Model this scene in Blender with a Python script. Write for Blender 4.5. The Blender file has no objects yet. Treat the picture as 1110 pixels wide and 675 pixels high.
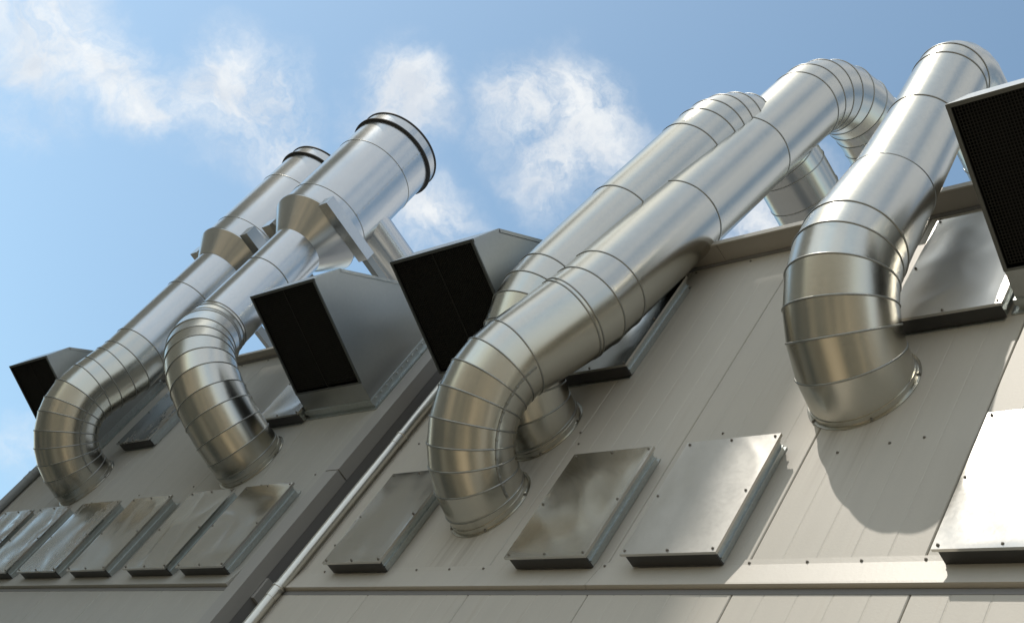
import bpy, bmesh, math, random
from math import sin, cos, pi, radians, sqrt, atan2, acos
from mathutils import Vector, Matrix, noise

# ------------------------------------------------------------------ basics
K = 0.4065            # layout unit -> metres (panel pitch of the cladding = 1 m)
CZ = 1.6              # eye height of the photographer
C = bpy.context.scene.collection
V = Vector
rng = random.Random(7)

def W(p):
    return V((p[0]*K, p[1]*K, p[2]*K + CZ))

BASE = {}

def tag(o, label=None, cat=None, group=None, kind=None):
    if label: o['label'] = label
    if cat: o['category'] = cat
    if group: o['group'] = group
    if kind: o['kind'] = kind
    return o

def thing(name, base, label, cat, group=None):
    o = bpy.data.objects.new(name, None)
    o.empty_display_size = .2
    C.objects.link(o)
    w = W(base)
    o.location = w
    BASE[o.name] = w
    return tag(o, label, cat, group)

def finish(name, bm, mat, parent=None, base=None, smooth=False):
    """link a bmesh given in layout units as one mesh object"""
    if parent is not None:
        org = BASE[parent.name]
    else:
        org = W(base) if base is not None else V((0, 0, 0))
    for v in bm.verts:
        v.co = W(v.co) - org
    bmesh.ops.recalc_face_normals(bm, faces=bm.faces[:])
    me = bpy.data.meshes.new(name)
    bm.to_mesh(me)
    bm.free()
    for m in (mat if isinstance(mat, (list, tuple)) else [mat]):
        me.materials.append(m)
    if smooth:
        for p in me.polygons: p.use_smooth = True
    o = bpy.data.objects.new(name, me)
    C.objects.link(o)
    if parent is not None:
        o.parent = parent
    else:
        o.location = org
    BASE[o.name] = org
    return o

def box(bm, x0, x1, y0, y1, z0, z1, bev=0.0):
    r = bmesh.ops.create_cube(bm, size=1)
    for v in r['verts']:
        v.co = V(((x0+x1)/2 + v.co.x*(x1-x0), (y0+y1)/2 + v.co.y*(y1-y0), (z0+z1)/2 + v.co.z*(z1-z0)))
    if bev:
        es = list({e for v in r['verts'] for e in v.link_edges})
        bmesh.ops.bevel(bm, geom=es, offset=bev, segments=1, affect='EDGES')

def prism_x(bm, prof, x0, x1):
    """closed (y,z) profile extruded along x"""
    a = [bm.verts.new((x0, p[0], p[1])) for p in prof]
    b = [bm.verts.new((x1, p[0], p[1])) for p in prof]
    n = len(prof)
    for i in range(n):
        bm.faces.new((a[i], a[(i+1) % n], b[(i+1) % n], b[i]))
    bm.faces.new(a[::-1]); bm.faces.new(b)

def plate(bm, pts, th, nrm):
    """polygon with thickness th pushed along nrm"""
    n = V(nrm).normalized()*th
    a = [bm.verts.new(V(p)) for p in pts]
    b = [bm.verts.new(V(p)+n) for p in pts]
    k = len(pts)
    for i in range(k):
        bm.faces.new((a[i], a[(i+1) % k], b[(i+1) % k], b[i]))
    bm.faces.new(a[::-1]); bm.faces.new(b)

def frame_of(t):
    t = V(t).normalized()
    ref = V((1, 0, 0)) if abs(t.x) < .8 else V((0, 0, 1))
    u = (ref - t*ref.dot(t)).normalized()
    return u, t.cross(u)

def ring(bm, p, t, r, n):
    u, w = frame_of(t)
    return [bm.verts.new(V(p) + (u*cos(2*pi*i/n) + w*sin(2*pi*i/n))*r) for i in range(n)]

def skin(bm, a, b):
    n = len(a)
    for i in range(n):
        bm.faces.new((a[i], a[(i+1) % n], b[(i+1) % n], b[i]))

def torus(bm, p, t, R, r, n=72, m=8, squash=1.0):
    u, w = frame_of(t); t = V(t).normalized()
    rs = []
    for j in range(m):
        a = 2*pi*j/m
        rs.append([bm.verts.new(V(p) + (u*cos(2*pi*i/n)+w*sin(2*pi*i/n))*(R + r*cos(a)) + t*r*squash*sin(a)) for i in range(n)])
    for j in range(m):
        skin(bm, rs[j], rs[(j+1) % m])

def lathe(bm, p, t, prof, n=72, closed=False):
    """prof: list of (distance along t, radius)"""
    t = V(t).normalized()
    rs = [ring(bm, V(p)+t*d, t, r, n) for d, r in prof]
    for i in range(len(rs)-1): skin(bm, rs[i], rs[i+1])
    if closed: skin(bm, rs[-1], rs[0])

# ------------------------------------------------------------------ materials
def nodes_of(name):
    m = bpy.data.materials.new(name)
    m.use_nodes = True
    nt = m.node_tree
    nt.nodes.clear()
    out = nt.nodes.new('ShaderNodeOutputMaterial')
    b = nt.nodes.new('ShaderNodeBsdfPrincipled')
    nt.links.new(b.outputs[0], out.inputs[0])
    return m, nt, b

def N(nt, typ, **kw):
    n = nt.nodes.new(typ)
    for k, v in kw.items():
        if k in n.inputs.keys() if isinstance(k, str) else False:
            n.inputs[k].default_value = v
        else:
            setattr(n, k, v)
    return n

def mathn(nt, op, a, b=None, c=None):
    n = nt.nodes.new('ShaderNodeMath'); n.operation = op
    for i, x in enumerate((a, b, c)):
        if x is None: continue
        if isinstance(x, (int, float)): n.inputs[i].default_value = x
        else: nt.links.new(x, n.inputs[i])
    return n.outputs[0]

def ramp(nt, src, stops):
    n = nt.nodes.new('ShaderNodeValToRGB')
    el = n.color_ramp.elements
    while len(el) > 1: el.remove(el[-1])
    el[0].position = stops[0][0]; el[0].color = (*stops[0][1], 1)
    for p, c in stops[1:]:
        e = el.new(p); e.color = (*c, 1)
    nt.links.new(src, n.inputs[0])
    return n.outputs[0]

def noise_tex(nt, scale, detail=3, rough=.5, vec=None, dist=0.0):
    n = nt.nodes.new('ShaderNodeTexNoise')
    n.inputs['Scale'].default_value = scale
    n.inputs['Detail'].default_value = detail
    n.inputs['Roughness'].default_value = rough
    n.inputs['Distortion'].default_value = dist
    if vec is not None: nt.links.new(vec, n.inputs['Vector'])
    return n.outputs[0]

def obj_coord(nt, scale=(1, 1, 1)):
    t = nt.nodes.new('ShaderNodeTexCoord')
    mp = nt.nodes.new('ShaderNodeMapping')
    mp.inputs['Scale'].default_value = scale
    nt.links.new(t.outputs['Object'], mp.inputs[0])
    return mp.outputs[0]

def zinc(name, col=(.60, .60, .585), rough=.24, spread=.06, bump=.02, wave=.004, stain=0.0, spangle=.10, aniso=0.0):
    m, nt, b = nodes_of(name)
    co = obj_coord(nt)
    vo = nt.nodes.new('ShaderNodeTexVoronoi'); vo.inputs['Scale'].default_value = 55
    wv = nt.nodes.new('ShaderNodeVectorMath'); wv.operation = 'ADD'
    nz = nt.nodes.new('ShaderNodeTexNoise'); nz.inputs['Scale'].default_value = 40
    nt.links.new(co, nz.inputs['Vector'])
    sc = nt.nodes.new('ShaderNodeVectorMath'); sc.operation = 'SCALE'; sc.inputs['Scale'].default_value = .02
    nt.links.new(nz.outputs['Color'], sc.inputs[0])
    nt.links.new(co, wv.inputs[0]); nt.links.new(sc.outputs[0], wv.inputs[1])
    nt.links.new(wv.outputs[0], vo.inputs['Vector'])
    sep = nt.nodes.new('ShaderNodeSeparateColor'); nt.links.new(vo.outputs['Color'], sep.inputs[0])
    sp = sep.outputs[0]
    n1 = noise_tex(nt, 3.0, 4, .6, co)
    n2 = noise_tex(nt, 160, 3, .6, co)
    # base colour: spangle + cloudy oxide
    val = mathn(nt, 'ADD', mathn(nt, 'MULTIPLY', mathn(nt, 'SUBTRACT', sp, .5), spangle),
                mathn(nt, 'ADD', mathn(nt, 'MULTIPLY', mathn(nt, 'SUBTRACT', n1, .5), .10),
                      mathn(nt, 'MULTIPLY', mathn(nt, 'SUBTRACT', n2, .5), .04)))
    fac = mathn(nt, 'ADD', val, 1.0)
    mc = nt.nodes.new('ShaderNodeVectorMath'); mc.operation = 'SCALE'
    mc.inputs[0].default_value = col
    nt.links.new(fac, mc.inputs['Scale'])
    colour = mc.outputs[0]
    r = mathn(nt, 'ADD', rough, mathn(nt, 'ADD', mathn(nt, 'MULTIPLY', mathn(nt, 'SUBTRACT', n1, .5), spread),
                                      mathn(nt, 'MULTIPLY', mathn(nt, 'SUBTRACT', sp, .5), .02)))
    if stain > 0:
        cs = obj_coord(nt, (1.3, 1.3, .7))
        s1 = noise_tex(nt, 2.3, 6, .62, cs, .8)
        s2 = noise_tex(nt, 14, 5, .7, cs, 1.5)
        msk = mathn(nt, 'ADD', s1, mathn(nt, 'MULTIPLY', mathn(nt, 'SUBTRACT', s2, .5), .35))
        mk = nt.nodes.new('ShaderNodeMapRange')
        mk.inputs[1].default_value = .51; mk.inputs[2].default_value = .62; mk.inputs[4].default_value = stain
        nt.links.new(msk, mk.inputs[0])
        mix = nt.nodes.new('ShaderNodeMix'); mix.data_type = 'RGBA'
        nt.links.new(mk.outputs[0], mix.inputs[0]); nt.links.new(colour, mix.inputs[6])
        mix.inputs[7].default_value = (.27, .21, .14, 1)
        colour = mix.outputs[2]
        nt.links.new(mathn(nt, 'SUBTRACT', 1.0, mathn(nt, 'MULTIPLY', mk.outputs[0], .8)), b.inputs['Metallic'])
        r = mathn(nt, 'ADD', r, mathn(nt, 'MULTIPLY', mk.outputs[0], .3))
    else:
        b.inputs['Metallic'].default_value = 1
    nt.links.new(colour, b.inputs['Base Color'])
    nt.links.new(r, b.inputs['Roughness'])
    if bump or wave:
        n3 = noise_tex(nt, 2.6, 1, .5, co)
        bp = nt.nodes.new('ShaderNodeBump'); bp.inputs['Strength'].default_value = 1; bp.inputs['Distance'].default_value = wave
        nt.links.new(n3, bp.inputs['Height'])
        bp2 = nt.nodes.new('ShaderNodeBump'); bp2.inputs['Strength'].default_value = .5; bp2.inputs['Distance'].default_value = bump*.0015
        nt.links.new(n2, bp2.inputs['Height']); nt.links.new(bp.outputs[0], bp2.inputs['Normal'])
        nt.links.new(bp2.outputs[0], b.inputs['Normal'])
    return m

RUNS = [(-16.42, 11.42, .75), (-16.39, 13.23, .75), (-10.05, 13.27, .82), (-33.41, 13.23, .84), (-25.52, 13.24, .82)]
WB = (-12, 10, -CZ/K)
def paint(name, col, rough=.45, var=.06, dirt=.0, spec=.4, runs=False):
    m, nt, b = nodes_of(name)
    co = obj_coord(nt)
    n1 = noise_tex(nt, .8, 5, .6, co)
    n2 = noise_tex(nt, 60, 3, .6, co)
    st = noise_tex(nt, 1.0, 5, .65, obj_coord(nt, (7, 7, .35)))
    v = mathn(nt, 'ADD', 1.0, mathn(nt, 'ADD', mathn(nt, 'MULTIPLY', mathn(nt, 'SUBTRACT', n1, .5), var*2),
        mathn(nt, 'ADD', mathn(nt, 'MULTIPLY', mathn(nt, 'SUBTRACT', n2, .5), var*.6), mathn(nt, 'MULTIPLY', mathn(nt, 'SUBTRACT', st, .5), var*2.2))))
    if runs:      # every sheet a touch different
        ge = nt.nodes.new('ShaderNodeNewGeometry')
        v = mathn(nt, 'ADD', v, mathn(nt, 'MULTIPLY', mathn(nt, 'SUBTRACT', ge.outputs['Random Per Island'], .5), .05))
    mc = nt.nodes.new('ShaderNodeVectorMath'); mc.operation = 'SCALE'
    mc.inputs[0].default_value = col
    nt.links.new(v, mc.inputs['Scale'])
    colour = mc.outputs[0]
    if dirt:
        mk = nt.nodes.new('ShaderNodeMapRange')
        mk.inputs[1].default_value = .58; mk.inputs[2].default_value = .75; mk.inputs[4].default_value = dirt
        nt.links.new(st, mk.inputs[0])
        mix = nt.nodes.new('ShaderNodeMix'); mix.data_type = 'RGBA'
        nt.links.new(mk.outputs[0], mix.inputs[0]); nt.links.new(colour, mix.inputs[6])
        mix.inputs[7].default_value = (.30, .24, .18, 1)
        colour = mix.outputs[2]
    if runs:      # dirty run-off below each duct collar, drip marks under the fixings
        sx = nt.nodes.new('ShaderNodeSeparateXYZ'); nt.links.new(obj_coord(nt), sx.inputs[0])
        fine = noise_tex(nt, 1.0, 4, .6, obj_coord(nt, (16, 16, .5)))
        acc = None
        for cx, cz, r in RUNS:
            lx = (cx-WB[0])*K; lz = (cz-WB[2])*K; rr = r*K
            ax = mathn(nt, 'ABSOLUTE', mathn(nt, 'SUBTRACT', sx.outputs[0], lx))
            m1 = nt.nodes.new('ShaderNodeMapRange'); m1.interpolation_type = 'SMOOTHSTEP'
            m1.inputs[1].default_value = rr*1.0; m1.inputs[2].default_value = rr*.3; nt.links.new(ax, m1.inputs[0])
            m2 = nt.nodes.new('ShaderNodeMapRange'); m2.interpolation_type = 'SMOOTHSTEP'
            m2.inputs[1].default_value = lz-rr-.75; m2.inputs[2].default_value = lz-rr; nt.links.new(sx.outputs[2], m2.inputs[0])
            m3 = mathn(nt, 'LESS_THAN', sx.outputs[2], lz)
            q = mathn(nt, 'MULTIPLY', mathn(nt, 'MULTIPLY', m1.outputs[0], m2.outputs[0]), m3)
            acc = q if acc is None else mathn(nt, 'ADD', acc, q)
        fm = nt.nodes.new('ShaderNodeMapRange'); fm.inputs[1].default_value = .42; fm.inputs[2].default_value = .66
        nt.links.new(fine, fm.inputs[0])
        k = mathn(nt, 'MULTIPLY', mathn(nt, 'MULTIPLY', acc, fm.outputs[0]), .42)
        mx = nt.nodes.new('ShaderNodeMix'); mx.data_type = 'RGBA'
        nt.links.new(k, mx.inputs[0]); nt.links.new(colour, mx.inputs[6]); mx.inputs[7].default_value = (.22, .18, .14, 1)
        colour = mx.outputs[2]
    nt.links.new(colour, b.inputs['Base Color'])
    b.inputs['Roughness'].default_value = rough
    b.inputs['Specular IOR Level'].default_value = spec
    bp = nt.nodes.new('ShaderNodeBump'); bp.inputs['Strength'].default_value = .25; bp.inputs['Distance'].default_value = .002
    nt.links.new(n2, bp.inputs['Height']); nt.links.new(bp.outputs[0], b.inputs['Normal'])
    return m

M = {}
M['duct'] = zinc('galvanised_duct', (.555, .54, .485), rough=.25, wave=.0006, spangle=.03)
M['stack'] = zinc('galvanised_stack', (.60, .605, .595), rough=.24, wave=.0012, spangle=.03)
M['bead'] = zinc('joint_bead', (.34, .34, .32), rough=.38, wave=0, bump=.02)
M['sheet'] = zinc('galvanised_sheet', (.62, .60, .56), rough=.20, wave=.0008, spangle=.02)
M['sheet_satin'] = zinc('satin_sheet', (.62, .60, .56), rough=.33, wave=.0006, spangle=.02)
M['sheet_stained'] = zinc('stained_sheet', (.58, .58, .56), rough=.21, wave=.0008, spangle=.02, stain=.7)
M['hood'] = zinc('hood_sheet', (.44, .45, .44), rough=.33, wave=.0015, spangle=.04)
M['curb'] = zinc('curb_zinc', (.52, .55, .54), rough=.42, wave=.001, spangle=.12)
M['frame'] = zinc('hood_frame', (.16, .165, .16), rough=.45, wave=0, spangle=.05)
M['dark_metal_and_shade'] = paint('dark_flange_and_shade', (.045, .045, .045), .5, .1)  # dark stack flanges; on the hatch bottoms it paints in shade
M['screen'] = paint('wire_screen', (.022, .022, .020), .6, .1, 0, .2)
M['shade_lining'] = paint('hood_shade_lining', (.012, .012, .011), .85, .1, 0, .1)
M['wall'] = paint('wall_cladding', (.508, .478, .422), .5, .075, .30, runs=True)
M['wall_left'] = paint('wall_cladding_shaded', (.405, .395, .36), .5, .075, .22, runs=True)  # cladding colour darkened to carry the shade on the left section
M['flash'] = paint('flashing', (.508, .478, .422), .42, .07, .30)
M['trim'] = paint('corner_trim', (.36, .35, .33), .45, .05)
M['recess'] = paint('recess_cladding_and_lip_shade', (.20, .195, .19), .5, .05)  # also serves as painted shade below the drip flashings
M['fascia'] = paint('parapet_fascia', (.37, .34, .30), .42, .05)
M['pipe'] = zinc('downpipe_zinc', (.66, .63, .56), rough=.34, wave=.0006, spangle=.06)
M['pipe_grey'] = paint('downpipe_grey', (.30, .32, .33), .45, .05)
M['screw'] = paint('screw_head', (.17, .155, .13), .5, .1)
M['roof'] = paint('roof_membrane', (.22, .22, .22), .8, .1)
M['render_wall'] = paint('neighbour_render', (.56, .50, .40), .8, .08, .1)
M['glass'] = paint('window_dark', (.03, .035, .04), .1, .02)

def ground_mat():
    m, nt, b = nodes_of('yard_asphalt')
    co = obj_coord(nt)
    n1 = noise_tex(nt, .22, 4, .5, co); n2 = noise_tex(nt, 9, 5, .65, co)
    v = mathn(nt, 'ADD', mathn(nt, 'MULTIPLY', n1, .96), mathn(nt, 'MULTIPLY', n2, .04))
    nt.links.new(ramp(nt, v, [(.42, (.09, .088, .07)), (.50, (.15, .138, .10)), (.555, (.36, .285, .18)), (.65, (.52, .43, .30))]), b.inputs['Base Color'])
    b.inputs['Roughness'].default_value = .9
    return m
M['ground'] = ground_mat()

# ------------------------------------------------------------------ building
def panels(bm, x0, x1, z0, z1, y, phase, pitch, gap=.016):
    """vertical cladding sheets with pressed micro ribs and open joints"""
    k0 = math.floor((x0-phase)/pitch); k = k0
    while phase + k*pitch < x1:
        a = max(x0, phase + k*pitch) + gap/2; b = min(x1, phase + (k+1)*pitch) - gap/2
        k += 1
        if b - a < .05: continue
        pr = [(a, y+.09), (a, y+.012), (a+.012, y)]
        base = phase + (k-1)*pitch
        for j in range(1, 5):
            xc = base + pitch*j/5
            if a+.08 < xc < b-.08:
                pr += [(xc-.016, y), (xc-.004, y+.004), (xc+.004, y+.004), (xc+.016, y)]
        pr += [(b-.012, y), (b, y+.012), (b, y+.09)]
        lo = [bm.verts.new((p[0], p[1], z0)) for p in pr]
        hi = [bm.verts.new((p[0], p[1], z1)) for p in pr]
        for i in range(len(pr)-1): bm.faces.new((lo[i], lo[i+1], hi[i+1], hi[i]))
        bm.faces.new(lo); bm.faces.new(hi[::-1])

YR, YL = 10.0, 9.88
XR0, XR1 = -20.75, 14.0
XL0, XL1 = -37.6, -21.7
PR, PL = -12.92, -24.46
ZG = -CZ/K
bld = thing('factory_building', (-12, 10, ZG), 'beige metal-clad factory building with vertical panel joints, carrying all the ducts', 'building')

screw_me = None
def screws(parent, pts, r=.030, mat=None, name='screw'):
    """small hex heads, one object each, sharing a mesh; pts in layout units, facing -y"""
    global screw_me
    for p in pts:
        if screw_me is None:
            bm = bmesh.new()
            lathe(bm, (0, 0, 0), (0, -1, 0), [(0, .0), (0, .022), (.007, .022), (.009, .015), (.022, .013), (.025, .0001)], n=8)
            for v in bm.verts: v.co = v.co*K
            bmesh.ops.remove_doubles(bm, verts=bm.verts[:], dist=1e-6)
            bmesh.ops.recalc_face_normals(bm, faces=bm.faces[:])
            screw_me = bpy.data.meshes.new('screw'); bm.to_mesh(screw_me); bm.free()
            screw_me.materials.append(M['screw'])
        o = bpy.data.objects.new(name, screw_me); C.objects.link(o)
        o.parent = parent; o.location = W(p) - BASE[parent.name]

def part(name, mat, parent, fn, smooth=False):
    bm = bmesh.new(); fn(bm)
    return finish(name, bm, mat, parent, smooth=smooth)

# right hand wall
def f(bm):
    panels(bm, XR0, XR1, 9.985, 17.58, YR, PR, 2.465)
    panels(bm, XR0, XR1, ZG, 9.42, YR, PR-2.49, 2.475)
    box(bm, XR0+.01, XR1-.01, YR+.07, YR+.5, ZG, 17.60)
wr = part('wall', M['wall'], bld, f)
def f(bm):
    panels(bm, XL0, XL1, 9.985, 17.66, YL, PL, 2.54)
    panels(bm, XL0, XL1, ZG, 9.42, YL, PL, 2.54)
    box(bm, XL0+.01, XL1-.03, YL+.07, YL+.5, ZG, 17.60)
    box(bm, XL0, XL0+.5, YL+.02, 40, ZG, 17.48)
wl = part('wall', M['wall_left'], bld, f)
wl['label'] = 'shaded grey-beige wall section left of the recess'
# recess between the two sections
def f(bm):
    box(bm, XL1-.02, XL1-.012+.02, 10.13, 10.95, ZG, 17.6)
    box(bm, XL1-.02, XR0+.02, 10.9, 11.1, ZG, 17.6)
    box(bm, XR0-.015, XR0+.008, 10.02, 10.9, ZG, 17.6)
part('recess', M['recess'], bld, f)
def f(bm):
    for a, b in ((ZG, 12.60), (12.63, 17.64)):
        box(bm, XL1-.42, XL1+.012, YL-.018, YL+.005, a, b)
        box(bm, XL1-.008, XL1+.016, YL-.020, 10.16, a, b, .004)
tr = part('corner_trim', M['trim'], bld, f)

# horizontal drip flashings
FL = [(.03, 10.0), (-.012, 9.995), (-.016, 9.90), (-.075, 9.55), (-.08, 9.51), (.03, 9.50)]
def flash(x0, x1, y, splits, mat):
    xs = [x0]+splits+[x1]
    def g(bm):
        for a, b in zip(xs[:-1], xs[1:]):
            prism_x(bm, [(y+p[0], p[1]) for p in FL], a+.004, b-.004)
    o = part('drip_flashing', mat, bld, g)
    def g(bm): prism_x(bm, [(y+.02, 9.49), (y-.006, 9.485), (y-.006, 9.40), (y+.02, 9.395)], x0, x1)
    st = part('lower_strip_shade', M['recess'], bld, g)  # dark colour paints in the shadow of the flashing lip
    n = int((x1-x0)/.83)
    screws(o, [(x0+.35+i*.83+rng.uniform(-.05, .05), y-.016, 9.925) for i in range(n)])
    return o
flash(XR0+.02, XR1, YR, [-13.0, -5.6, 2.0], M['flash'])
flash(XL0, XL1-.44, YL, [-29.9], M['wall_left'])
def f(bm):
    box(bm, XL1-.01, XL1+.10, 10.17, 10.88, 9.5, 9.98)
part('drip_flashing', M['trim'], bld, f)

# eaves: flat soffit with a thin lipped edge
def eaves(x0, x1, y, z0, ov, th, mat, splits):
    xs = [x0]+splits+[x1]
    def g(bm):
        for a, b in zip(xs[:-1], xs[1:]):
            prism_x(bm, [(y-ov+.03, z0), (y+.06, z0), (y+.06, z0+.06), (y-ov+.03, z0+.06)], a+.006, b-.006)
    o = part('soffit', mat, bld, g)
    def g(bm):
        for a, b in zip(xs[:-1], xs[1:]):
            prism_x(bm, [(y-ov, z0-.03), (y-ov, z0+th), (y-ov+.03, z0+th+.02), (y+1.4, z0+th+.10), (y+1.4, z0+.07), (y-ov+.027, z0+.07), (y-ov+.027, z0-.03)], a+.003, b-.003)
    c = part('eaves_edge', M['flash'], bld, g)
    def g(bm): prism_x(bm, [(y-.05, z0-.003), (y-.05, z0-.04), (y-.012, z0-.05), (y+.02, z0-.05), (y+.02, z0-.003)], x0, x1)
    part('eaves_trim', M['recess'], bld, g)
    screws(o, [(x0+.5+i*1.25, y-.002, z0-.13) for i in range(int((x1-x0)/1.25))])
eaves(XR0, XR1, YR, 17.62, .45, .09, M['fascia'], [-14.6, -8.9, -3.0, 3.0])
eaves(XL0, XL1, YL, 17.72, .27, .05, M['fascia'], [-30.6, -26.0])
def f(bm):
    box(bm, XL0+.2, XR1, 11.0, 60, 17.5, 17.68)
    box(bm, XR1-.4, XR1, 10.6, 60, ZG, 17.45)
part('roof', M['roof'], bld, f)
# loose screws on the panels
screws(wr, [(x, YR, z) for x, z in [(-9.95, 11.95), (-8.72, 12.1), (-9.2, 12.05), (-15.4, 13.05), (-12.2, 12.62), (-19.9, 11.2), (-19.95, 10.6), (-19.8, 12.4), (-19.85, 13.3), (-15.25, 12.75)]])
screws(wl, [(x, YL, z) for x, z in [(-22.4, 12.55), (-27.2, 12.6), (-29.6, 12.5), (-24.2, 12.4), (-31.9, 12.4), (-25.6, 9.9), (-28.3, 9.9)]])
rec = [(XL1+.02, 10.3, z) for z in (10.2, 11.3, 12.4, 13.5, 14.6)]

# ------------------------------------------------------------------ access hatches
def cover_mesh(w, h, seed, amp, mat, parent):
    """sheet cover with folded rim and oil-canning; local: x -w/2..w/2, z 0..h, front y=-.30"""
    bm = bmesh.new()
    nx, nz = 44, 60
    y0 = -.30
    g = []
    for j in range(nz+1):
        row = []
        for i in range(nx+1):
            u, v = i/nx, j/nz
            x = (u-.5)*w; z = v*h
            e = min(1, min(u, 1-u)*7)*min(1, min(v, 1-v)*7)
            e2 = min(1, min(u, 1-u)*30+.25)*min(1, min(v, 1-v)*30+.25)
            wx = x + .25*noise.noise(V((x*.8, z*.8, seed+31)))
            d = noise.noise(V((wx*.9+seed*7.3, z*.65, seed)))*1.0 + noise.noise(V((wx*1.5+z*.9, z*1.1-x*.6+seed*3.1, seed+4)))*.38
            q = noise.noise(V((x*.9+z*.8+seed*2.7, z*.6-x*.4, seed+21)))
            d += .30*math.exp(-(q/.16)**2)
            row.append(bm.verts.new((x, y0 - d*amp*e2*(.35+.65*e), z)))
        g.append(row)
    for j in range(nz):
        for i in range(nx):
            bm.faces.new((g[j][i], g[j][i+1], g[j+1][i+1], g[j+1][i]))
    # folded rim
    rim = [g[0][i] for i in range(nx+1)] + [g[j][nx] for j in range(1, nz+1)] + [g[nz][i] for i in range(nx-1, -1, -1)] + [g[j][0] for j in range(nz-1, 0, -1)]
    r0 = [bm.verts.new(v.co) for v in rim]
    r1 = [bm.verts.new((v.co.x, y0+.045, v.co.z)) for v in rim]
    skin(bm, r0, r1)
    o = finish_local('cover', bm, mat, parent)
    for p in o.data.polygons: p.use_smooth = True
    for p in list(o.data.polygons)[nx*nz:]: p.use_smooth = False
    return o

def finish_local(name, bm, mat, parent, smooth=False):
    """like finish, but verts are offsets from the parent's base in layout units"""
    for v in bm.verts: v.co = v.co*K
    bmesh.ops.recalc_face_normals(bm, faces=bm.faces[:])
    me = bpy.data.meshes.new(name); bm.to_mesh(me); bm.free(); me.materials.append(mat)
    if smooth:
        for p in me.polygons: p.use_smooth = True
    o = bpy.data.objects.new(name, me); C.objects.link(o); o.parent = parent
    BASE[o.name] = BASE[parent.name]
    return o

def hatch(x0, x1, z0, z1, y, label, group, seed, amp=.020, stained=False, mat='sheet'):
    w, h = x1-x0, z1-z0
    t = thing('wall_hatch', ((x0+x1)/2, y, z0), label, 'hatch', group)
    cov = cover_mesh(w, h, seed, amp, M['sheet_stained'] if stained else M[mat], t)
    def loc(fn, name, mat, parent=t):
        bm = bmesh.new(); fn(bm); return finish_local(name, bm, mat, parent)
    def fr(bm):   # angle frame screwed to the wall
        f = -.03
        box(bm, -w/2-f+.10, w/2+f-.04, -.020, -.004, -.02, .03)
        box(bm, -w/2-f+.10, w/2+f-.04, -.025, -.004, h-.14, h+.03)
        box(bm, -w/2-f+.10, -w/2+.22, -.024, -.005, .12, h-.14)
        box(bm, w/2-.16, w/2+f-.04, -.024, -.005, .12, h-.14)
    b = loc(fr, 'base_frame', M['curb'])
    def sd(bm):   # channel shaped upstand
        i = .06
        for s in (-1, 1):
            xo = s*(w/2-i); xi = s*(w/2-i-.05)
            a, c = min(xo, xi), max(xo, xi)
            box(bm, a, c, -.27, -.026, i, h-i)
            xl = s*(w/2-i+.035); a, c = min(xo, xl), max(xo, xl)
            box(bm, a, c, -.245, -.215, i, h-i)
            box(bm, a, c, -.135, -.115, i, h-i)
        box(bm, -w/2+i+.052, w/2-i-.052, -.27, -.026, h-i-.05, h-i)
    loc(sd, 'upstand', M['curb'])
    i0 = .05
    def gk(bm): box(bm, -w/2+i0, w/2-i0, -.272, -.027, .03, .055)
    loc(gk, 'bottom_plate_shade', M['dark_metal_and_shade'])  # near-black colour stands in for the shade under the galvanised upstand
    o = BASE[t.name]
    cx = (x0+x1)/2
    pts = [(cx-w/2+.07, y-.30, z0+.06), (cx, y-.30, z0+.05), (cx+w/2-.07, y-.30, z0+.06), (cx-w/2+.06, y-.30, z0+h/2), (cx+w/2-.06, y-.30, z0+h/2),
           (cx-w/2+.07, y-.30, z1-.06), (cx, y-.30, z1-.05), (cx+w/2-.07, y-.30, z1-.06)]
    screws(cov, pts, name='bolt')
    return t

G1 = 'lower row of metal wall hatches'
G2 = 'upper row of metal wall hatches'
hatch(-19.33, -17.74, 9.86, 12.10, YR, 'dull grey metal hatch between the bright downpipe and the lowest duct collar', G1, 1.3, .024)
hatch(-14.73, -13.07, 9.86, 12.12, YR, 'half dark, half reflecting metal hatch right of the low duct collar', G1, 2.1, .026)
hatch(-12.42, -10.77, 9.86, 12.12, YR, 'satin sunlit metal hatch below and left of the thick upright duct', G1, 9.4, .012, mat='sheet_satin')
hatch(-7.73, -6.06, 9.80, 12.10, YR, 'blindingly white sunlit metal hatch at the right edge, under the duct shadow', G1, 5.2, .022)
L1_ = [(-35.95, -34.20, 'cropped metal hatch at the far left end of the shaded lower row', True),
       (-33.80, -32.05, 'stained metal hatch second from the left end of the shaded lower row', True),
       (-31.41, -29.45, 'stained metal hatch third from the left end of the shaded lower row', True),
       (-28.82, -27.05, 'dark metal hatch fourth from the left end of the shaded lower row', False),
       (-26.20, -24.46, 'rippled grey metal hatch just below the collar of the bent left duct', False),
       (-24.04, -22.31, 'rippled metal hatch nearest the wall corner, last in the shaded lower row', False)]
for i, (a, b, lb, st) in enumerate(L1_):
    hatch(a, b, 9.74, 12.02, YL, lb, G1, 11.7+i*1.9, .032, st)
hatch(-16.75, -15.02, 14.42, 16.96, YR, 'metal hatch mostly hidden behind the long leaning duct, under the parapet', G2, 3.3, .012)
hatch(-10.00, -8.22, 14.42, 16.96, YR, 'buckled bright metal hatch between the thick upright duct and the rightmost hood', G2, 26.2, .034, mat='sheet_satin')
hatch(-26.35, -24.70, 14.42, 16.96, YL, 'small corner of a metal hatch between the bent duct and the full-view hood', G2, 7.7, .018)
hatch(-33.10, -31.38, 14.42, 16.96, YL, 'stained metal hatch high on the wall between the two left ducts', G2, 8.8, .018, True)

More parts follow.
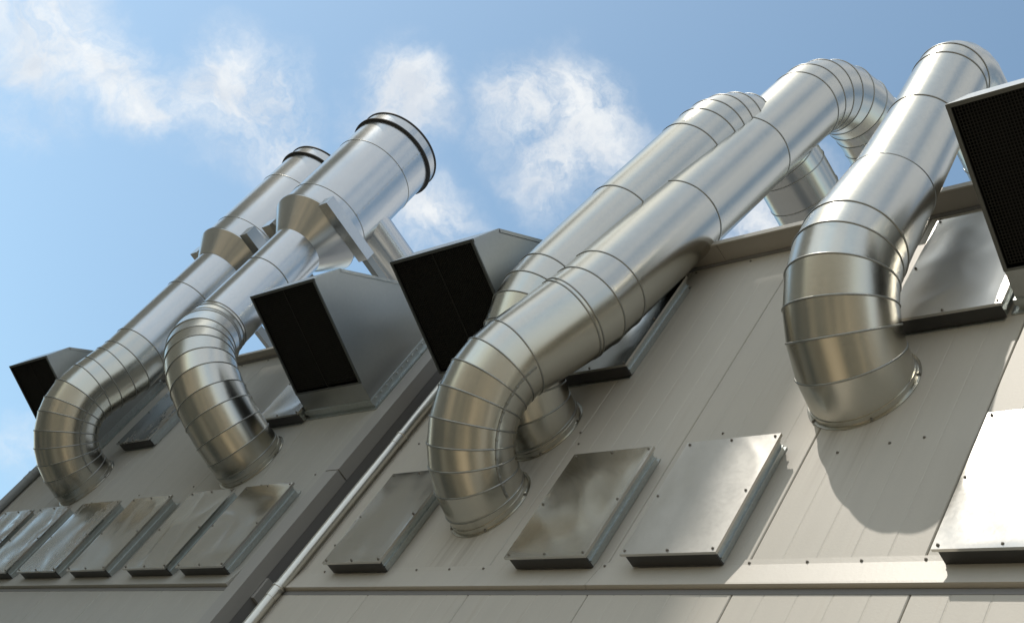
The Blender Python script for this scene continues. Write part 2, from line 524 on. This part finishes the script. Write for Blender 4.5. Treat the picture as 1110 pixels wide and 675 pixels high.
# ------------------------------------------------------------------ intake hoods
def hood(x0, x1, y, label):
    w = x1-x0; t = thing('intake_hood', ((x0+x1)/2, y, 14.55), label, 'ventilation hood', 'mesh-fronted intake hoods on the wall')
    dy = y-9.88
    A, B, Cc, D, E_, F_ = [(p[0]+dy, p[1]) for p in ((9.27, 14.70), (6.93, 15.30), (7.18, 15.97), (8.75, 17.42), (9.70, 17.42), (9.70, 14.64))]
    P = lambda x, p: (x, p[0], p[1])
    th = .03
    for x, s in ((x0, 1), (x1, -1)):
        def f(bm): plate(bm, [P(x, q) for q in (A, B, Cc, D, E_, F_)], th, (s, 0, 0))
        sp = part('side_panel', M['hood'], t, f)
        def f(bm):   # lipped edge along the roof seam
            xo = x - s*.02; xi = x + s*.012
            a, b = min(xo, xi), max(xo, xi)
            for q, r in ((Cc, D), (D, E_), (B, Cc)):
                d = V((0, r[0]-q[0], r[1]-q[1])).normalized(); n = V((0, d.z, -d.y))
                pts = [V((a, q[0], q[1]))+n*.004, V((a, r[0], r[1]))+n*.004, V((a, r[0], r[1]))+n*.07, V((a, q[0], q[1]))+n*.07]
                plate(bm, pts, b-a, (1, 0, 0))
        part('seam_lip', M['hood'], sp, f)
    def f(bm):
        for q, r in ((Cc, D), (D, E_)):
            d = V((0, r[0]-q[0], r[1]-q[1])).normalized(); n = V((0, d.z, -d.y))
            plate(bm, [P(x0+.031, q), P(x1-.031, q), P(x1-.031, r), P(x0+.031, r)], .03, n)
    part('top_panel', M['hood'], t, f)
    def f(bm):
        d = V((0, Cc[0]-B[0], Cc[1]-B[1])).normalized(); n = V((0, d.z, -d.y))
        plate(bm, [P(x0+.031, B), P(x1-.031, B), P(x1-.031, Cc), P(x0+.031, Cc)], .03, n)
    part('front_panel', M['hood'], t, f)
    # opening frame: flat bars on the plane A-B
    d = V((0, B[0]-A[0], B[1]-A[1])); L = d.length; d.normalize(); n = V((0, d.z, -d.y))   # n points inwards/up or down
    if n.z < 0: n = -n
    def onp(u, s, o=0.0): return V((u, A[0], A[1])) + d*s + n*o
    def bar(bm, u0, u1, s0, s1, o0, o1):
        plate(bm, [onp(u0, s0, o0), onp(u1, s0, o0), onp(u1, s1, o0), onp(u0, s1, o0)], o1-o0, n)
    def f(bm):
        k = .055
        bar(bm, x0-.005, x0+k, -.005, L+.005, -.03, -.003)
        bar(bm, x1-k, x1+.005, -.005, L+.005, -.03, -.003)
        bar(bm, x0+k, x1-k, L-k, L+.005, -.030, -.003)
        bar(bm, x0+k, x1-k, -.005, k*.6, -.030, -.003)
    part('opening_frame', M['frame'], t, f)
    def f(bm):
        sp = .046; wd = .006; m = .076
        nx = int((w-2*m)/sp); ns = int((L-2*m)/sp)
        for i in range(nx+1):
            u = x0+m+i*(w-2*m)/nx
            bar(bm, u-wd, u+wd, m, L-m, .020, .032)
        for j in range(ns+1):
            s = m+j*(L-2*m)/ns
            bar(bm, x0+m, x1-m, s-wd, s+wd, .034, .046)
    part('wire_screen', M['screen'], t, f)
    def f(bm): bar(bm, (x0+x1)/2-.014, (x0+x1)/2+.014, .05, L-.05, .004, .018)
    part('centre_bar', M['screen'], t, f)
    def f(bm):
        for x, s in ((x0+.035, 1), (x1-.035, -1)):
            plate(bm, [P(x, (q[0], q[1])) for q in (A, B, Cc, D, E_, F_)], .01, (s, 0, 0))
        bar(bm, x0+.05, x1-.05, .05, L-.05, .40, .42)
    part('shade_lining', M['shade_lining'], t, f)  # near-black sheets added to paint the shade inside the hood
    def f(bm):   # sloping throat plate under the opening
        nn = V((0, -(F_[1]-A[1]), F_[0]-A[0])).normalized()
        plate(bm, [P(x0+.001, A), P(x1-.001, A), P(x1-.001, F_), P(x0+.001, F_)], .02, (0, -.2, -1))
    part('throat', M['hood'], t, f)
    def f(bm):   # curb with a flange round the wall opening
        z0, z1 = 14.58, 17.47
        box(bm, x0-.03, x1+.03, y-.20, y-.10, z0, z1)
        box(bm, x0-.01, x1+.01, y-.10, y-.03, z0+.03, z1-.03)
        box(bm, x0-.10, x1+.10, y-.03, y-.005, z0-.07, z1+.05)
    cb = part('curb', M['curb'], t, f)
    def f(bm):
        for i in range(14):
            z = 14.75+i*.2
            lathe(bm, (x1+.03, y-.15, z), (1, 0, 0), [(0, .03), (.012, .028), (.02, .0005)], n=8)
            if i % 2 == 0: lathe(bm, (x1+.075, y-.03, z), (0, -1, 0), [(0, .028), (.012, .026), (.02, .0005)], n=8)
    part('rivets', M['curb'], cb, f)
    return t
hood(-37.2, -34.83, YL, 'far left mesh hood jutting against the sky behind the leftmost duct')
hood(-24.66, -22.29, YL, 'grey metal hood with its whole side in view, on the left wall beside the corner')
hood(-19.85, -17.47, YR, 'metal hood with large black opening behind the elbows of the leaning duct pair')
hood(-8.12, -5.74, YR, 'cropped dark mesh hood at the upper right edge above the white hatch')

# ------------------------------------------------------------------ ducts
def dirv(al, be): return V((sin(al)*sin(be), -cos(al), sin(al)*cos(be)))

def elbow(P, T, d1, Re, n):
    d0 = T[-1]; ct = max(-1, min(1, d0.dot(d1))); ang = acos(ct)
    if ang < 1e-4: return
    w = (d1-d0*ct).normalized(); p = P[-1]; c = p+w*Re
    for i in range(1, n):
        t = ang*i/(n-1)
        P.append(c-w*Re*cos(t)+d0*Re*sin(t)); T.append(d0*cos(t)+w*sin(t))

class Path:
    def __init__(s, q, r_at):
        x, z, r1, a, Re1, al, be, s1, Re2, al2, be2, r2, y0 = q
        o = V((0, -1, 0))
        s.P = [V((x, y0, z)), V((x, y0, z))+o*a]; s.T = [o, o]
        s.d1 = dirv(al, be); s.d2 = dirv(al2, be2)
        elbow(s.P, s.T, s.d1, Re1, 80)
        s.i1 = len(s.P)-1
        s.line(s.d1, s1); elbow(s.P, s.T, s.d2, Re2, 30)
        s.r_at = r_at
    def line(s, d, L):
        s.P.append(s.P[-1]+d*L); s.T.append(d)
    def done(s):
        s.S = [0]
        for a, b in zip(s.P[:-1], s.P[1:]): s.S.append(s.S[-1]+(b-a).length)
        s.L = s.S[-1]
    def at(s, d):
        d = max(0, min(s.L-1e-6, d))
        lo, hi = 0, len(s.S)-1
        while hi-lo > 1:
            m = (lo+hi)//2
            if s.S[m] <= d: lo = m
            else: hi = m
        k = (d-s.S[lo])/max(1e-9, s.S[hi]-s.S[lo])
        return s.P[lo].lerp(s.P[hi], k), s.T[lo].lerp(s.T[hi], k).normalized()
    def r(s, d):
        pr = s.r_at
        for (a, ra), (b, rb) in zip(pr[:-1], pr[1:]):
            if a <= d <= b: return ra+(rb-ra)*(d-a)/max(1e-9, b-a)
        return pr[-1][1] if d > pr[-1][0] else pr[0][1]

NS = 96
def gores(bm, path, joints, lap=.002):
    """straight gores between the joints, each lapping a hair over the next"""
    for a, b in zip(joints[:-1], joints[1:]):
        pa, ta = path.at(a); pb, tb = path.at(b)
        ra = path.r(a+1e-4); rb = path.r(b-1e-4)
        A = mitre_ring(bm, pa, ta, ra, pb-pa); B = mitre_ring(bm, pb, tb, rb+lap, pb-pa)
        skin(bm, A, B)

def mitre_ring(bm, p, t, r, d):
    """section of a cylinder of radius r along d by the plane through p normal to t"""
    d = V(d).normalized(); t = V(t).normalized()
    u, w = frame_of(t)
    out = []
    for i in range(NS):
        a = 2*pi*i/NS
        q = (u*cos(a)+w*sin(a))*r
        out.append(bm.verts.new(V(p)+q))
    return out

def bead(path, s, parent, dr=.004, r=.012, sq=1.3, mat='bead'):
    p, t = path.at(s)
    bm = bmesh.new(); torus(bm, p, t, path.r(s)+dr, r, NS, 8, sq)
    return finish('joint_ring', bm, M[mat], parent, smooth=True)

def duct_section(name, path, joints, parent, mat='duct', beads=None):
    bm = bmesh.new(); gores(bm, path, joints)
    o = finish(name, bm, M[mat], parent, smooth=True)
    for s in (joints if beads is None else beads): bead(path, s, o)
    return o

def collar(path, parent, y0):
    p = path.P[0]; r = path.r(0)
    bm = bmesh.new()
    lathe(bm, p, (0, -1, 0), [(.004, r+.06), (.014, r+.06), (.018, r+.020), (.10, r+.012), (.10, r-.01), (.004, r-.01)], NS, True)
    o = finish('collar', bm, M['duct'], parent, smooth=False)
    screws(o, [(p.x+(r+.040)*cos(a), y0-.018, p.z+(r+.040)*sin(a)) for a in [i*2*pi/5+.2 for i in range(5)]], name='collar_bolt')
    return o

def side_seam(path, s0, s1, parent, sgn, tilt, rivets=2):
    """riveted lap running along the neutral line of a lower elbow"""
    bm = bmesh.new(); o = V((0, -1, 0)); b = o.cross(path.d1).normalized()*sgn
    n = 60; prev = None
    def pt(s):
        p, t = path.at(s); c = t.cross(b)
        d = (b*cos(tilt)+c*sin(tilt)).normalized()
        return p, t, d, t.cross(d)
    for i in range(n+1):
        s = s0+(s1-s0)*i/n
        p, t, d, e = pt(s); r = path.r(s)
        cur = [bm.verts.new(p+d*(r-.01)-e*.022), bm.verts.new(p+d*(r+.012)-e*.02), bm.verts.new(p+d*(r+.012)+e*.02), bm.verts.new(p+d*(r-.01)+e*.022)]
        if prev:
            for k in range(3): bm.faces.new((prev[k], prev[k+1], cur[k+1], cur[k]))
        prev = cur
    k = int((s1-s0)/.16)
    for i in range(k):
        p, t, d, e = pt(s0+.08+i*.16)
        lathe(bm, p+d*(path.r(s0)+.011), d, [(0, .026), (.012, .022), (.02, .0005)], n=8)
    return finish('riveted_seam', bm, M['bead'], parent)

QP3 = [-10.0546, 13.2705, 0.799, 0.0728, 1.3484, 1.7495, -0.0132, 0.1609, 1.3017, 1.5566, -0.0004, 0.6151, 10.0]
QM1 = [-16.4211, 11.4245, 0.728, 0.0636, 1.588, 1.722, 0.3292, 1.3727, 1.3549, 1.7137, 0.0095, 0.7907, 10.0]
QM2 = [-16.39, 13.23, .722, .12, 1.60, 1.6622, .0905, 0.01, 1.3, 1.6622, .0905, .778, 10.0]
QL1 = [-33.4133, 13.2279, 0.8115, 0.3041, 1.5049, 1.697, 0.1375, 1.0156, 1.3254, 1.5926, -0.0018, 0.8445, 9.88]
QL2 = [-25.5227, 13.2398, 0.797, 0.085, 2.1113, 1.6998, -0.7698, 0.5635, 1.4564, 1.5836, 0.0203, 0.6876, 9.88]
GD = 'curved exhaust ducts on the wall'
YA = V((0, 1, 0))
def roof_duct(q, s2, Re3, Ltail, radii, low, mid, top, tail, label, seam=None, tb=None):
    t = thing('exhaust_duct', (q[0], q[12], q[1]-q[2]), label, 'duct', GD)
    p = Path(q, radii); p.line(p.d2, s2); elbow(p.P, p.T, YA, Re3, 80); p.line(YA, Ltail); p.done()
    collar(p, t, q[12])
    e1 = duct_section('lower_elbow', p, [0]+low, t, beads=low)
    duct_section('straight_pipe', p, [low[-1]]+mid+[top[0]], t, beads=mid)
    duct_section('upper_elbow', p, top, t, beads=tb)
    duct_section('roof_pipe', p, [top[-1]]+tail+[p.L], t, beads=tail)
    if seam: side_seam(p, seam[0], seam[1], e1, seam[2], seam[3])
    return p
roof_duct(QM1, 8.6, 2.11, 6.0, [(0, .728), (2.8, .728), (4.17, .785), (30, .791)],
          [.20, .53, .85, 1.13, 1.45, 1.82, 2.15, 2.47, 2.80], [4.02, 4.10, 4.47, 5.04, 7.81, 10.72],
          [13.05, 13.45, 13.86, 14.27, 14.73, 15.24, 15.7, 16.21], [17.5, 19.5],
          'long leaning duct in front, rising from the lowest collar and curving over the parapet', (.25, 2.75, -1, .1))
roof_duct(QM2, 5.5, 1.9, 6.0, [(0, .722), (2.8, .722), (3.6, .772), (30, .778)],
          [.15, .48, .82, 1.16, 1.50, 1.83, 2.19, 2.51, 2.89], [5.2, 7.62], [8.25, 8.57, 8.87, 9.17, 9.47, 9.77, 10.07, 10.4, 10.75, 11.1], [11.75, 12.5, 14.6],
          'leaning duct behind the longest one, partly hidden, entering the roof lower down')
roof_duct(QP3, 4.18, .42, 6.0, [(0, .799), (2.3, .80), (3.859, .745), (3.861, .62), (30, .6151)],
          [.06, .47, .87, 1.23, 1.63, 1.99, 2.30], [3.86, 5.61], [6.93, 7.03, 7.12, 7.22, 7.32, 7.44, 7.57], [9.0],
          'thick upright duct on the right with a banded swan-neck base', None, [6.93, 7.12])

def stack(q, radii, low, mid, zc0, zc1, rc, r3, rings, zf, zt, label, beams, branch=None, seam=None):
    t = thing('exhaust_stack', (q[0], q[12], q[1]-q[2]), label, 'chimney stack', 'flanged exhaust stacks')
    p = Path(q, radii); p.done()
    x, y = p.P[-1].x, p.P[-1].y; zl = p.P[-1].z
    p.d2 = V((0, 0, 1)); p.line(p.d2, zc0-zl+.02); p.done()
    collar(p, t, q[12])
    e1 = duct_section('lower_elbow', p, [0]+low, t, beads=low)
    duct_section('straight_pipe', p, [low[-1]]+mid+[p.L], t, mat='stack', beads=mid)
    if seam: side_seam(p, seam[0], seam[1], e1, seam[2], seam[3])
    Z = (0, 0, 1); r2 = radii[-1][1]
    bm = bmesh.new(); lathe(bm, (x, y, zc0), Z, [(0, r2+.004), (zc1-zc0, rc)], NS)
    lathe(bm, (x, y, zc0), Z, [(zc1-zc0, rc), (zc1-zc0+.03, rc+.012), (zc1-zc0+.05, r3)], NS)
    co = finish('reducer_cone', bm, M['stack'], t, smooth=True)
    bm = bmesh.new(); a = 2.4
    plate(bm, [(x+(r2+.01)*cos(b), y+(r2+.01)*sin(b), zc0) for b in (a, a+.03)] + [(x+(rc+.006)*cos(b), y+(rc+.006)*sin(b), zc1) for b in (a+.03, a)], .012, (cos(a), sin(a), -.3))
    finish('lap_seam', bm, M['bead'], co)
    bm = bmesh.new()
    zs = [zc1+.05]+rings+[zf]
    for a, b in zip(zs[:-1], zs[1:]):
        lathe(bm, (x, y, 0), Z, [(a, r3), (b, r3+.005)], NS)
    sh = finish('stack_shell', bm, M['stack'], t, smooth=True)
    for z in rings:
        bm = bmesh.new(); torus(bm, (x, y, z), Z, r3+.003, .013, NS, 8); finish('joint_ring', bm, M['bead'], sh, smooth=True)
    # longitudinal riveted seam facing the yard
    bm = bmesh.new(); a = .10
    d = V((cos(a), sin(a), 0)); e = V((-sin(a), cos(a), 0))
    for za, zb in zip(zs[:-1], zs[1:]):
        if zb-za < .7: continue
        plate(bm, [V((x, y, za+.03))+d*(r3-.004)-e*.03, V((x, y, za+.03))+d*(r3-.004)+e*.03, V((x, y, zb-.03))+d*(r3-.004)+e*.03, V((x, y, zb-.03))+d*(r3-.004)-e*.03], .014, d)
        k = int((zb-za)/.22)
        for i in range(k):
            lathe(bm, V((x, y, za+.12+i*.22))+d*(r3+.008), d, [(0, .022), (.012, .018), (.018, .0005)], n=8)
    finish('riveted_seam', bm, M['stack'], sh)
    bm = bmesh.new(); lathe(bm, (x, y, zf), Z, [(-.02, r3+.006), (-.02, r3+.085), (.012, r3+.085), (.012, r3-.02), (.0, r3-.02)], NS); fl = finish('flange', bm, M['dark_metal_and_shade'], t)
    bm = bmesh.new(); lathe(bm, (x, y, 0), Z, [(zf+.04, r3+.02), (zt, r3+.02), (zt, r3-.03), (zf-1.5, r3-.03)], NS); cp = finish('top_collar', bm, M['stack'], t, smooth=False)
    bm = bmesh.new(); torus(bm, (x, y, zt), Z, r3+.02, .03, NS, 8); finish('rim', bm, M['dark_metal_and_shade'], cp, smooth=True)
    for xb, y0, y1, z0, z1 in beams:
        def f(bm):
            for za, zb, w in ((z0, z0+.03, .36), (z1-.03, z1, .36)):
                box(bm, xb-w/2, xb+w/2, y0, y1, za, zb)
            box(bm, xb+.15, xb+.18, y0, y1, z0+.031, z1-.031)
            box(bm, xb-.18, xb+.149, y0, y0+.03, z0+.031, z1-.031)
        bo = part('support_beam', M['stack'], t, f)
        def f(bm): box(bm, xb-.10, xb+.10, y1+.005, 13.5, z0+.04, z1-.06)
        part('beam_extension', M['pipe_grey'], bo, f)
    if branch:
        bx, by, bz, br = branch
        def f(bm):
            lathe(bm, (bx, by, bz), (0, 1, 0), [(0, br), (.5, br+.003)], NS)
            lathe(bm, (bx, by+.5, bz), (0, 1, 0), [(0, br), (5, br)], NS)
        part('branch_pipe', M['stack'], t, f, True)
    return p
stack(QL2, [(0, .797), (4.24, .797), (5.4, .690), (30, .6876)],
      [.21, .51, .88, 1.30, 1.67, 2.09, 2.46, 2.82, 3.13, 3.49, 4.2, 4.6, 5.0, 5.2], [7.06],
      19.30, 20.05, 1.22, 1.18, [20.62, 22.75], 23.72, 24.08,
      'nearer flanged stack, fed by the sharply bent duct, widening behind the full-view hood',
      [(-26.50, 7.05, 8.85, 19.72, 20.02), (-29.30, 7.15, 8.85, 19.85, 20.15)], (-27.60, 8.55, 21.45, .52))
stack(QL1, [(0, .8115), (3.0, .8115), (4.1, .84), (30, .8445)],
      [.30, .61, .91, 1.21, 1.52, 1.86, 2.12, 2.47, 2.86, 3.22, 3.66, 4.02, 4.58], [6.71],
      20.10, 20.75, 1.24, 1.20, [21.4, 23.6], 24.76, 25.12,
      'farther flanged stack at the left, rising from the leftmost banded swan-neck duct',
      [(-31.62, 7.45, 8.9, 20.65, 21.02), (-34.45, 7.5, 8.9, 20.7, 21.05)], None, (.35, 2.9, -1, .1))

# ------------------------------------------------------------------ downpipes
def downpipe(x, y, r, z1, joints, mat, label):
    t = thing('downpipe', (x, y, ZG), label, 'drainpipe')
    bm = bmesh.new(); lathe(bm, (x, y, 0), (0, 0, 1), [(ZG+.1, r), (z1, r)], 24)
    finish('tube', bm, mat, t, smooth=True)
    for z in joints:
        bm = bmesh.new(); lathe(bm, (x, y, z), (0, 0, 1), [(0, r), (0, r+.008), (.22, r+.008), (.23, r+.018), (.27, r+.018), (.28, r)], 24)
        o = finish('coupling', bm, mat, t, smooth=False)
        bm = bmesh.new(); box(bm, x-.02, x+.02, y+r, y+.5, z+.05, z+.12)
        finish('bracket', bm, M['screw'], o)
    return t
downpipe(-20.40, 9.87, .105, 18.0, [9.2, 13.2, 17.0], M['pipe'], 'slim bright metal downpipe in the recess between the two wall sections')
downpipe(-37.45, 9.75, .13, 18.0, [9.0, 13.55], M['pipe_grey'], 'grey downpipe on the far left edge of the building against the sky')

# ------------------------------------------------------------------ surroundings outside the frame
bm = bmesh.new()
bmesh.ops.create_grid(bm, x_segments=1, y_segments=1, size=3000)
for v in bm.verts: v.co.z = ZG
g = finish('ground', bm, M['ground']); tag(g, kind='structure')

nb = thing('neighbouring_building', (-60, -20, ZG), 'tall rendered building across the yard that shades the left wall', 'building')
NX1, NY1, NZ1 = -45.0, -30.0, 83.0
FOOT = [(-240, NY1), (NX1, NY1), (NX1-20.4, NY1-24), (-240, NY1-24)]
def f(bm): plate(bm, [(a, b, ZG) for a, b in FOOT], NZ1-ZG, (0, 0, 1))
nbw = part('wall', M['render_wall'], nb, f)
def f(bm): plate(bm, [(a, b, NZ1+.01) for a, b in FOOT], .3, (0, 0, 1))
part('roof', M['roof'], nb, f)
for i in range(28):
    for j in range(11):
        x = NX1-3.5-i*6.6; z = ZG+4+j*7
        def f(bm): box(bm, x-3, x, NY1-.05, NY1+.06, z, z+3.6)
        part('window', M['glass'], nb, f)

# ------------------------------------------------------------------ light
SUN = V((-.85, -1.0, 1.65)).normalized()
el = math.asin(SUN.z); rot = atan2(SUN.x, SUN.y)
ld = bpy.data.lights.new('sun', 'SUN'); ld.energy = 2.2; ld.angle = radians(.53); ld.color = (1.0, .93, .83)
lo = bpy.data.objects.new('sun', ld); C.objects.link(lo)
lo.rotation_euler = SUN.to_track_quat('Z', 'Y').to_euler(); lo.location = (0, -20, 40)

world = bpy.data.worlds.new('World'); bpy.context.scene.world = world; world.use_nodes = True
nt = world.node_tree; nt.nodes.clear()
out = nt.nodes.new('ShaderNodeOutputWorld'); bg = nt.nodes.new('ShaderNodeBackground')
nt.links.new(bg.outputs[0], out.inputs[0])
sky = nt.nodes.new('ShaderNodeTexSky'); sky.sky_type = 'NISHITA'; sky.sun_disc = False
sky.sun_elevation = el; sky.sun_rotation = rot
sky.air_density = 1.0; sky.dust_density = .9; sky.ozone_density = 1.0
tc = nt.nodes.new('ShaderNodeTexCoord'); D = tc.outputs['Generated']
STR = .15
bg.inputs['Strength'].default_value = STR
# clouds, placed by direction on the sky sphere
wn = nt.nodes.new('ShaderNodeTexNoise'); wn.inputs['Scale'].default_value = 12; wn.inputs['Detail'].default_value = 5; wn.inputs['Roughness'].default_value = .6
nt.links.new(D, wn.inputs['Vector'])
sub = nt.nodes.new('ShaderNodeVectorMath'); sub.operation = 'SUBTRACT'; sub.inputs[1].default_value = (.5, .5, .5)
nt.links.new(wn.outputs['Color'], sub.inputs[0])
scl = nt.nodes.new('ShaderNodeVectorMath'); scl.operation = 'SCALE'; scl.inputs['Scale'].default_value = .085
nt.links.new(sub.outputs[0], scl.inputs[0])
add = nt.nodes.new('ShaderNodeVectorMath'); nt.links.new(D, add.inputs[0]); nt.links.new(scl.outputs[0], add.inputs[1])
DW = add.outputs[0]
blobs = [((-.849, .008, .529), .050, .85), ((-.861, .019, .509), .035, .55), ((-.84, .034, .541), .035, .8), ((-.84, .063, .538), .026, .8), ((-.833, .090, .546), .024, .85), ((-.824, .100, .557), .024, .75),
         ((-.802, .114, .587), .042, 1.0), ((-.811, .121, .572), .026, .8), ((-.790, .130, .596), .034, .9), ((-.785, .150, .601), .030, .8), ((-.728, .179, .662), .036, .95), ((-.735, .185, .650), .03, .9),
         ((-.672, .235, .702), .036, 1.0), ((-.649, .259, .715), .038, 1.0), ((-.639, .286, .714), .032, .95), ((-.667, .279, .691), .034, .9),
         ((-.916, .217, .338), .022, .55), ((-.91, .232, .344), .016, .4), ((-.741, .261, .619), .035, .8), ((-.564, .382, .732), .06, .8), ((-.878, .036, .477), .022, .45), ((-.716, .14, .685), .015, .3)]
acc = None
for c, rad, w in blobs:
    v = V(c).normalized()
    ds = nt.nodes.new('ShaderNodeVectorMath'); ds.operation = 'DISTANCE'; ds.inputs[1].default_value = v
    nt.links.new(DW, ds.inputs[0])
    mr = nt.nodes.new('ShaderNodeMapRange'); mr.interpolation_type = 'SMOOTHSTEP'
    mr.inputs[1].default_value = rad*1.9; mr.inputs[2].default_value = rad*.05; mr.inputs[3].default_value = 0; mr.inputs[4].default_value = w
    nt.links.new(ds.outputs['Value'], mr.inputs[0])
    acc = mr.outputs[0] if acc is None else mathn(nt, 'MAXIMUM', acc, mr.outputs[0])
# broken clouds over the rest of the sky
cn = nt.nodes.new('ShaderNodeTexNoise'); cn.inputs['Scale'].default_value = 3.1; cn.inputs['Detail'].default_value = 7; cn.inputs['Roughness'].default_value = .58
nt.links.new(D, cn.inputs['Vector'])
mr = nt.nodes.new('ShaderNodeMapRange'); mr.interpolation_type = 'SMOOTHSTEP'
mr.inputs[1].default_value = .28; mr.inputs[2].default_value = .58; mr.inputs[4].default_value = 1.0
nt.links.new(cn.outputs[0], mr.inputs[0])
ds = nt.nodes.new('ShaderNodeVectorMath'); ds.operation = 'DISTANCE'; ds.inputs[1].default_value = (-.72, .2, .66); nt.links.new(D, ds.inputs[0])
mk = nt.nodes.new('ShaderNodeMapRange'); mk.interpolation_type = 'SMOOTHSTEP'; mk.inputs[1].default_value = .45; mk.inputs[2].default_value = .75
nt.links.new(ds.outputs['Value'], mk.inputs[0])
acc = mathn(nt, 'MAXIMUM', acc, mathn(nt, 'MULTIPLY', mr.outputs[0], mk.outputs[0]))
fn = nt.nodes.new('ShaderNodeTexNoise'); fn.inputs['Scale'].default_value = 17; fn.inputs['Detail'].default_value = 11; fn.inputs['Roughness'].default_value = .66; fn.inputs['Distortion'].default_value = .35
nt.links.new(DW, fn.inputs['Vector'])
dens = mathn(nt, 'MULTIPLY', acc, mathn(nt, 'ADD', -.75, mathn(nt, 'MULTIPLY', fn.outputs[0], 3.3)))
cl = nt.nodes.new('ShaderNodeMapRange'); cl.interpolation_type = 'SMOOTHSTEP'
cl.inputs[1].default_value = .04; cl.inputs[2].default_value = 1.05; cl.inputs[4].default_value = .86
nt.links.new(dens, cl.inputs[0])
mix = nt.nodes.new('ShaderNodeMix'); mix.data_type = 'RGBA'
tint = nt.nodes.new('ShaderNodeVectorMath'); tint.operation = 'MULTIPLY'; tint.inputs[1].default_value = (1.03, 1.11, .98)
nt.links.new(sky.outputs[0], tint.inputs[0])
nt.links.new(cl.outputs[0], mix.inputs[0]); nt.links.new(tint.outputs[0], mix.inputs[6])
sh = nt.nodes.new('ShaderNodeTexNoise'); sh.inputs['Scale'].default_value = 20; sh.inputs['Detail'].default_value = 5
nt.links.new(DW, sh.inputs['Vector'])
nt.links.new(ramp(nt, sh.outputs[0], [(.35, (4.0, 4.2, 4.45)), (.62, (5.2, 5.25, 5.2))]), mix.inputs[7])
nt.links.new(mix.outputs[2], bg.inputs[0])

# ------------------------------------------------------------------ camera
R = [(0.6888105230995245, 0.5283776155617033, 0.4963437907747899), (-0.15064774156435545, 0.7740491068909955, -0.614941654210228), (-0.7091158729212867, 0.3488052125213921, 0.6127720646998361)]
cd = bpy.data.cameras.new('camera'); cd.sensor_width = 36; cd.sensor_fit = 'HORIZONTAL'; cd.lens = 1446.13/1110*36
cd.clip_start = .05; cd.clip_end = 6000
co = bpy.data.objects.new('camera', cd); C.objects.link(co)
x, dn, fw = (V(r) for r in R)
m3 = Matrix((x, -dn, -fw)).transposed()
co.matrix_world = Matrix.Translation((0, 0, CZ)) @ m3.to_4x4()
sc = bpy.context.scene
sc.camera = co
sc.render.engine = 'CYCLES'
sc.view_settings.view_transform = 'Standard'; sc.view_settings.look = 'None'
sc.view_settings.exposure = 0.35; sc.view_settings.gamma = 1
